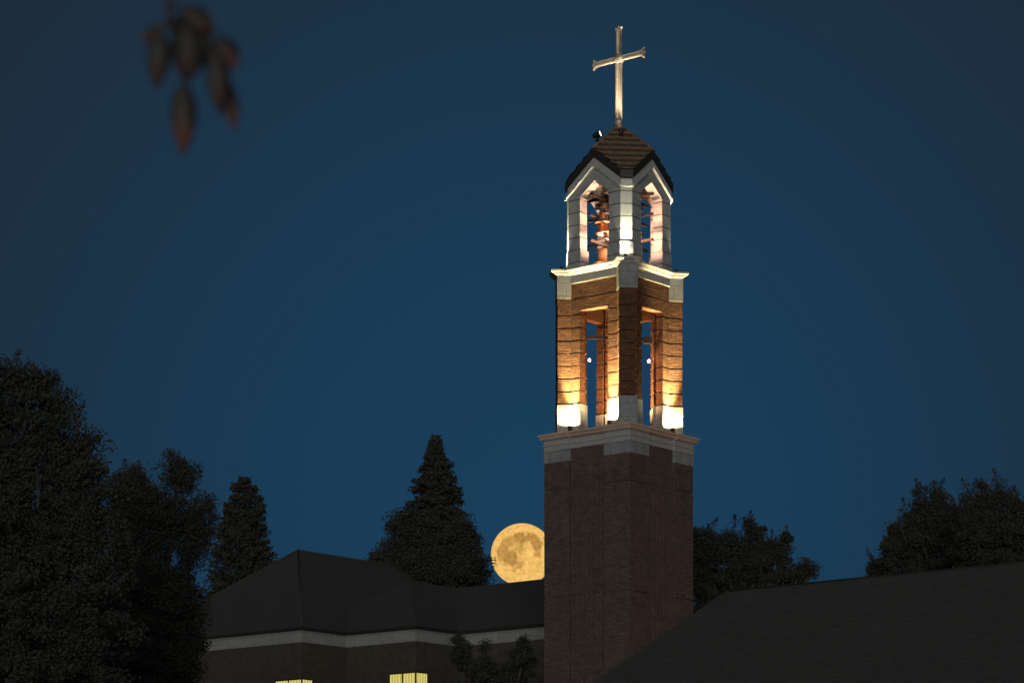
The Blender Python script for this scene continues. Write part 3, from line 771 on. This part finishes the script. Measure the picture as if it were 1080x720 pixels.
tag(ft, 'blurred nearby tree whose twig of browning leaves hangs into the top left of the sky', 'tree')
def loc(px, py, dy=0): p = at(px, py, YF + dy); return Vector((p.x - trunkx, dy, p.z))
t = MB(); t.tube([(0, 0, 0), (.04, 0, 2), (-.03, .05, 4), (.1, .1, 6), (.2, .1, 7.5)], [.17, .14, .12, .08, .03], 12); t.build('trunk', BARK, ft)
t = MB(); t.tube([(-.03, .05, 3.9), (.6, .1, 4.75), (1.3, .05, 5.0), loc(178, -110), ], [.07, .05, .03, .012], 8); t.tube([(.6, .1, 4.75), (.9, .6, 5.4), (1.4, .9, 5.9)], [.03, .02, .006], 6); t.build('branch', BARK, ft)
t = MB()
t.tube([loc(178, -110), loc(180, -40), loc(179, 5), loc(177, 22), loc(182, 35), loc(190, 45)], [.012, .010, .009, .007, .006, .004], 6)
t.tube([loc(177, 22), loc(170, 32), loc(166, 40)], [.006, .005, .003], 5)
t.tube([loc(180, 8), loc(196, 6, .05), loc(214, 20, .05), loc(232, 38)], [.006, .005, .005, .003], 5)
t.tube([loc(182, 30), loc(192, 60, .03), loc(194, 92)], [.005, .004, .003], 5)
t.build('twig', BARK, ft)
def leaf(p0, p1, wpx, mt, dy=0, lean=.25, name='leaf'):
    a, b = loc(*p0, dy), loc(*p1, dy + .02); d = (b - a); L = d.length; d.normalize()
    side = d.cross(Vector((lean, -1, .1))).normalized(); nrm = side.cross(d).normalized(); W = wpx * 1.18 * YF / F / 2
    vs = []; uvs = []; N = 12
    for i in range(N + 1):
        t_ = i / N; ww = W * (math.sin(math.pi * t_ ** .85) ** .75 + .02) * (1 - .15 * t_)
        c = a + d * (t_ * L) + nrm * (.10 * L * math.sin(math.pi * t_))
        for k in (-1, -.5, 0, .5, 1):
            vs.append(c + side * (k * ww) + nrm * (-abs(k) * ww * .35)); uvs.append((k * .5 + .5, t_))
    fs = [(i * 5 + k, i * 5 + k + 1, (i + 1) * 5 + k + 1, (i + 1) * 5 + k) for i in range(N) for k in range(4)]
    me = bpy.data.meshes.new(name); me.from_pydata([tuple(v) for v in vs], [], fs); me.update()
    uv = me.uv_layers.new(name='uv').data
    for l_ in me.loops: uv[l_.index].uv = uvs[l_.vertex_index]
    for p in me.polygons: p.use_smooth = True
    me.materials.append(mt); o = bpy.data.objects.new(name, me); col.objects.link(o); o.parent = ft
    sd = o.modifiers.new('thickness', 'SOLIDIFY'); sd.thickness = .0012
    return o
leaf((171, 28), (149, 44), 14, LG, .02)
leaf((170, 33), (165, 94), 23, LD, 0)
leaf((196, 8), (227, 34), 24, LG, .05)
leaf((198, 12), (196, 48), 30, LD, .1)
leaf((200, 28), (197, 88), 33, LD, .03)
leaf((214, 30), (222, 80), 18, LD, .08)
leaf((194, 86), (193, 165), 25, LG, .0)
leaf((232, 38), (249, 74), 24, LG, .04)
leaf((228, 50), (232, 122), 23, LD, .0)
leaf((236, 80), (248, 138), 17, LG, .05)
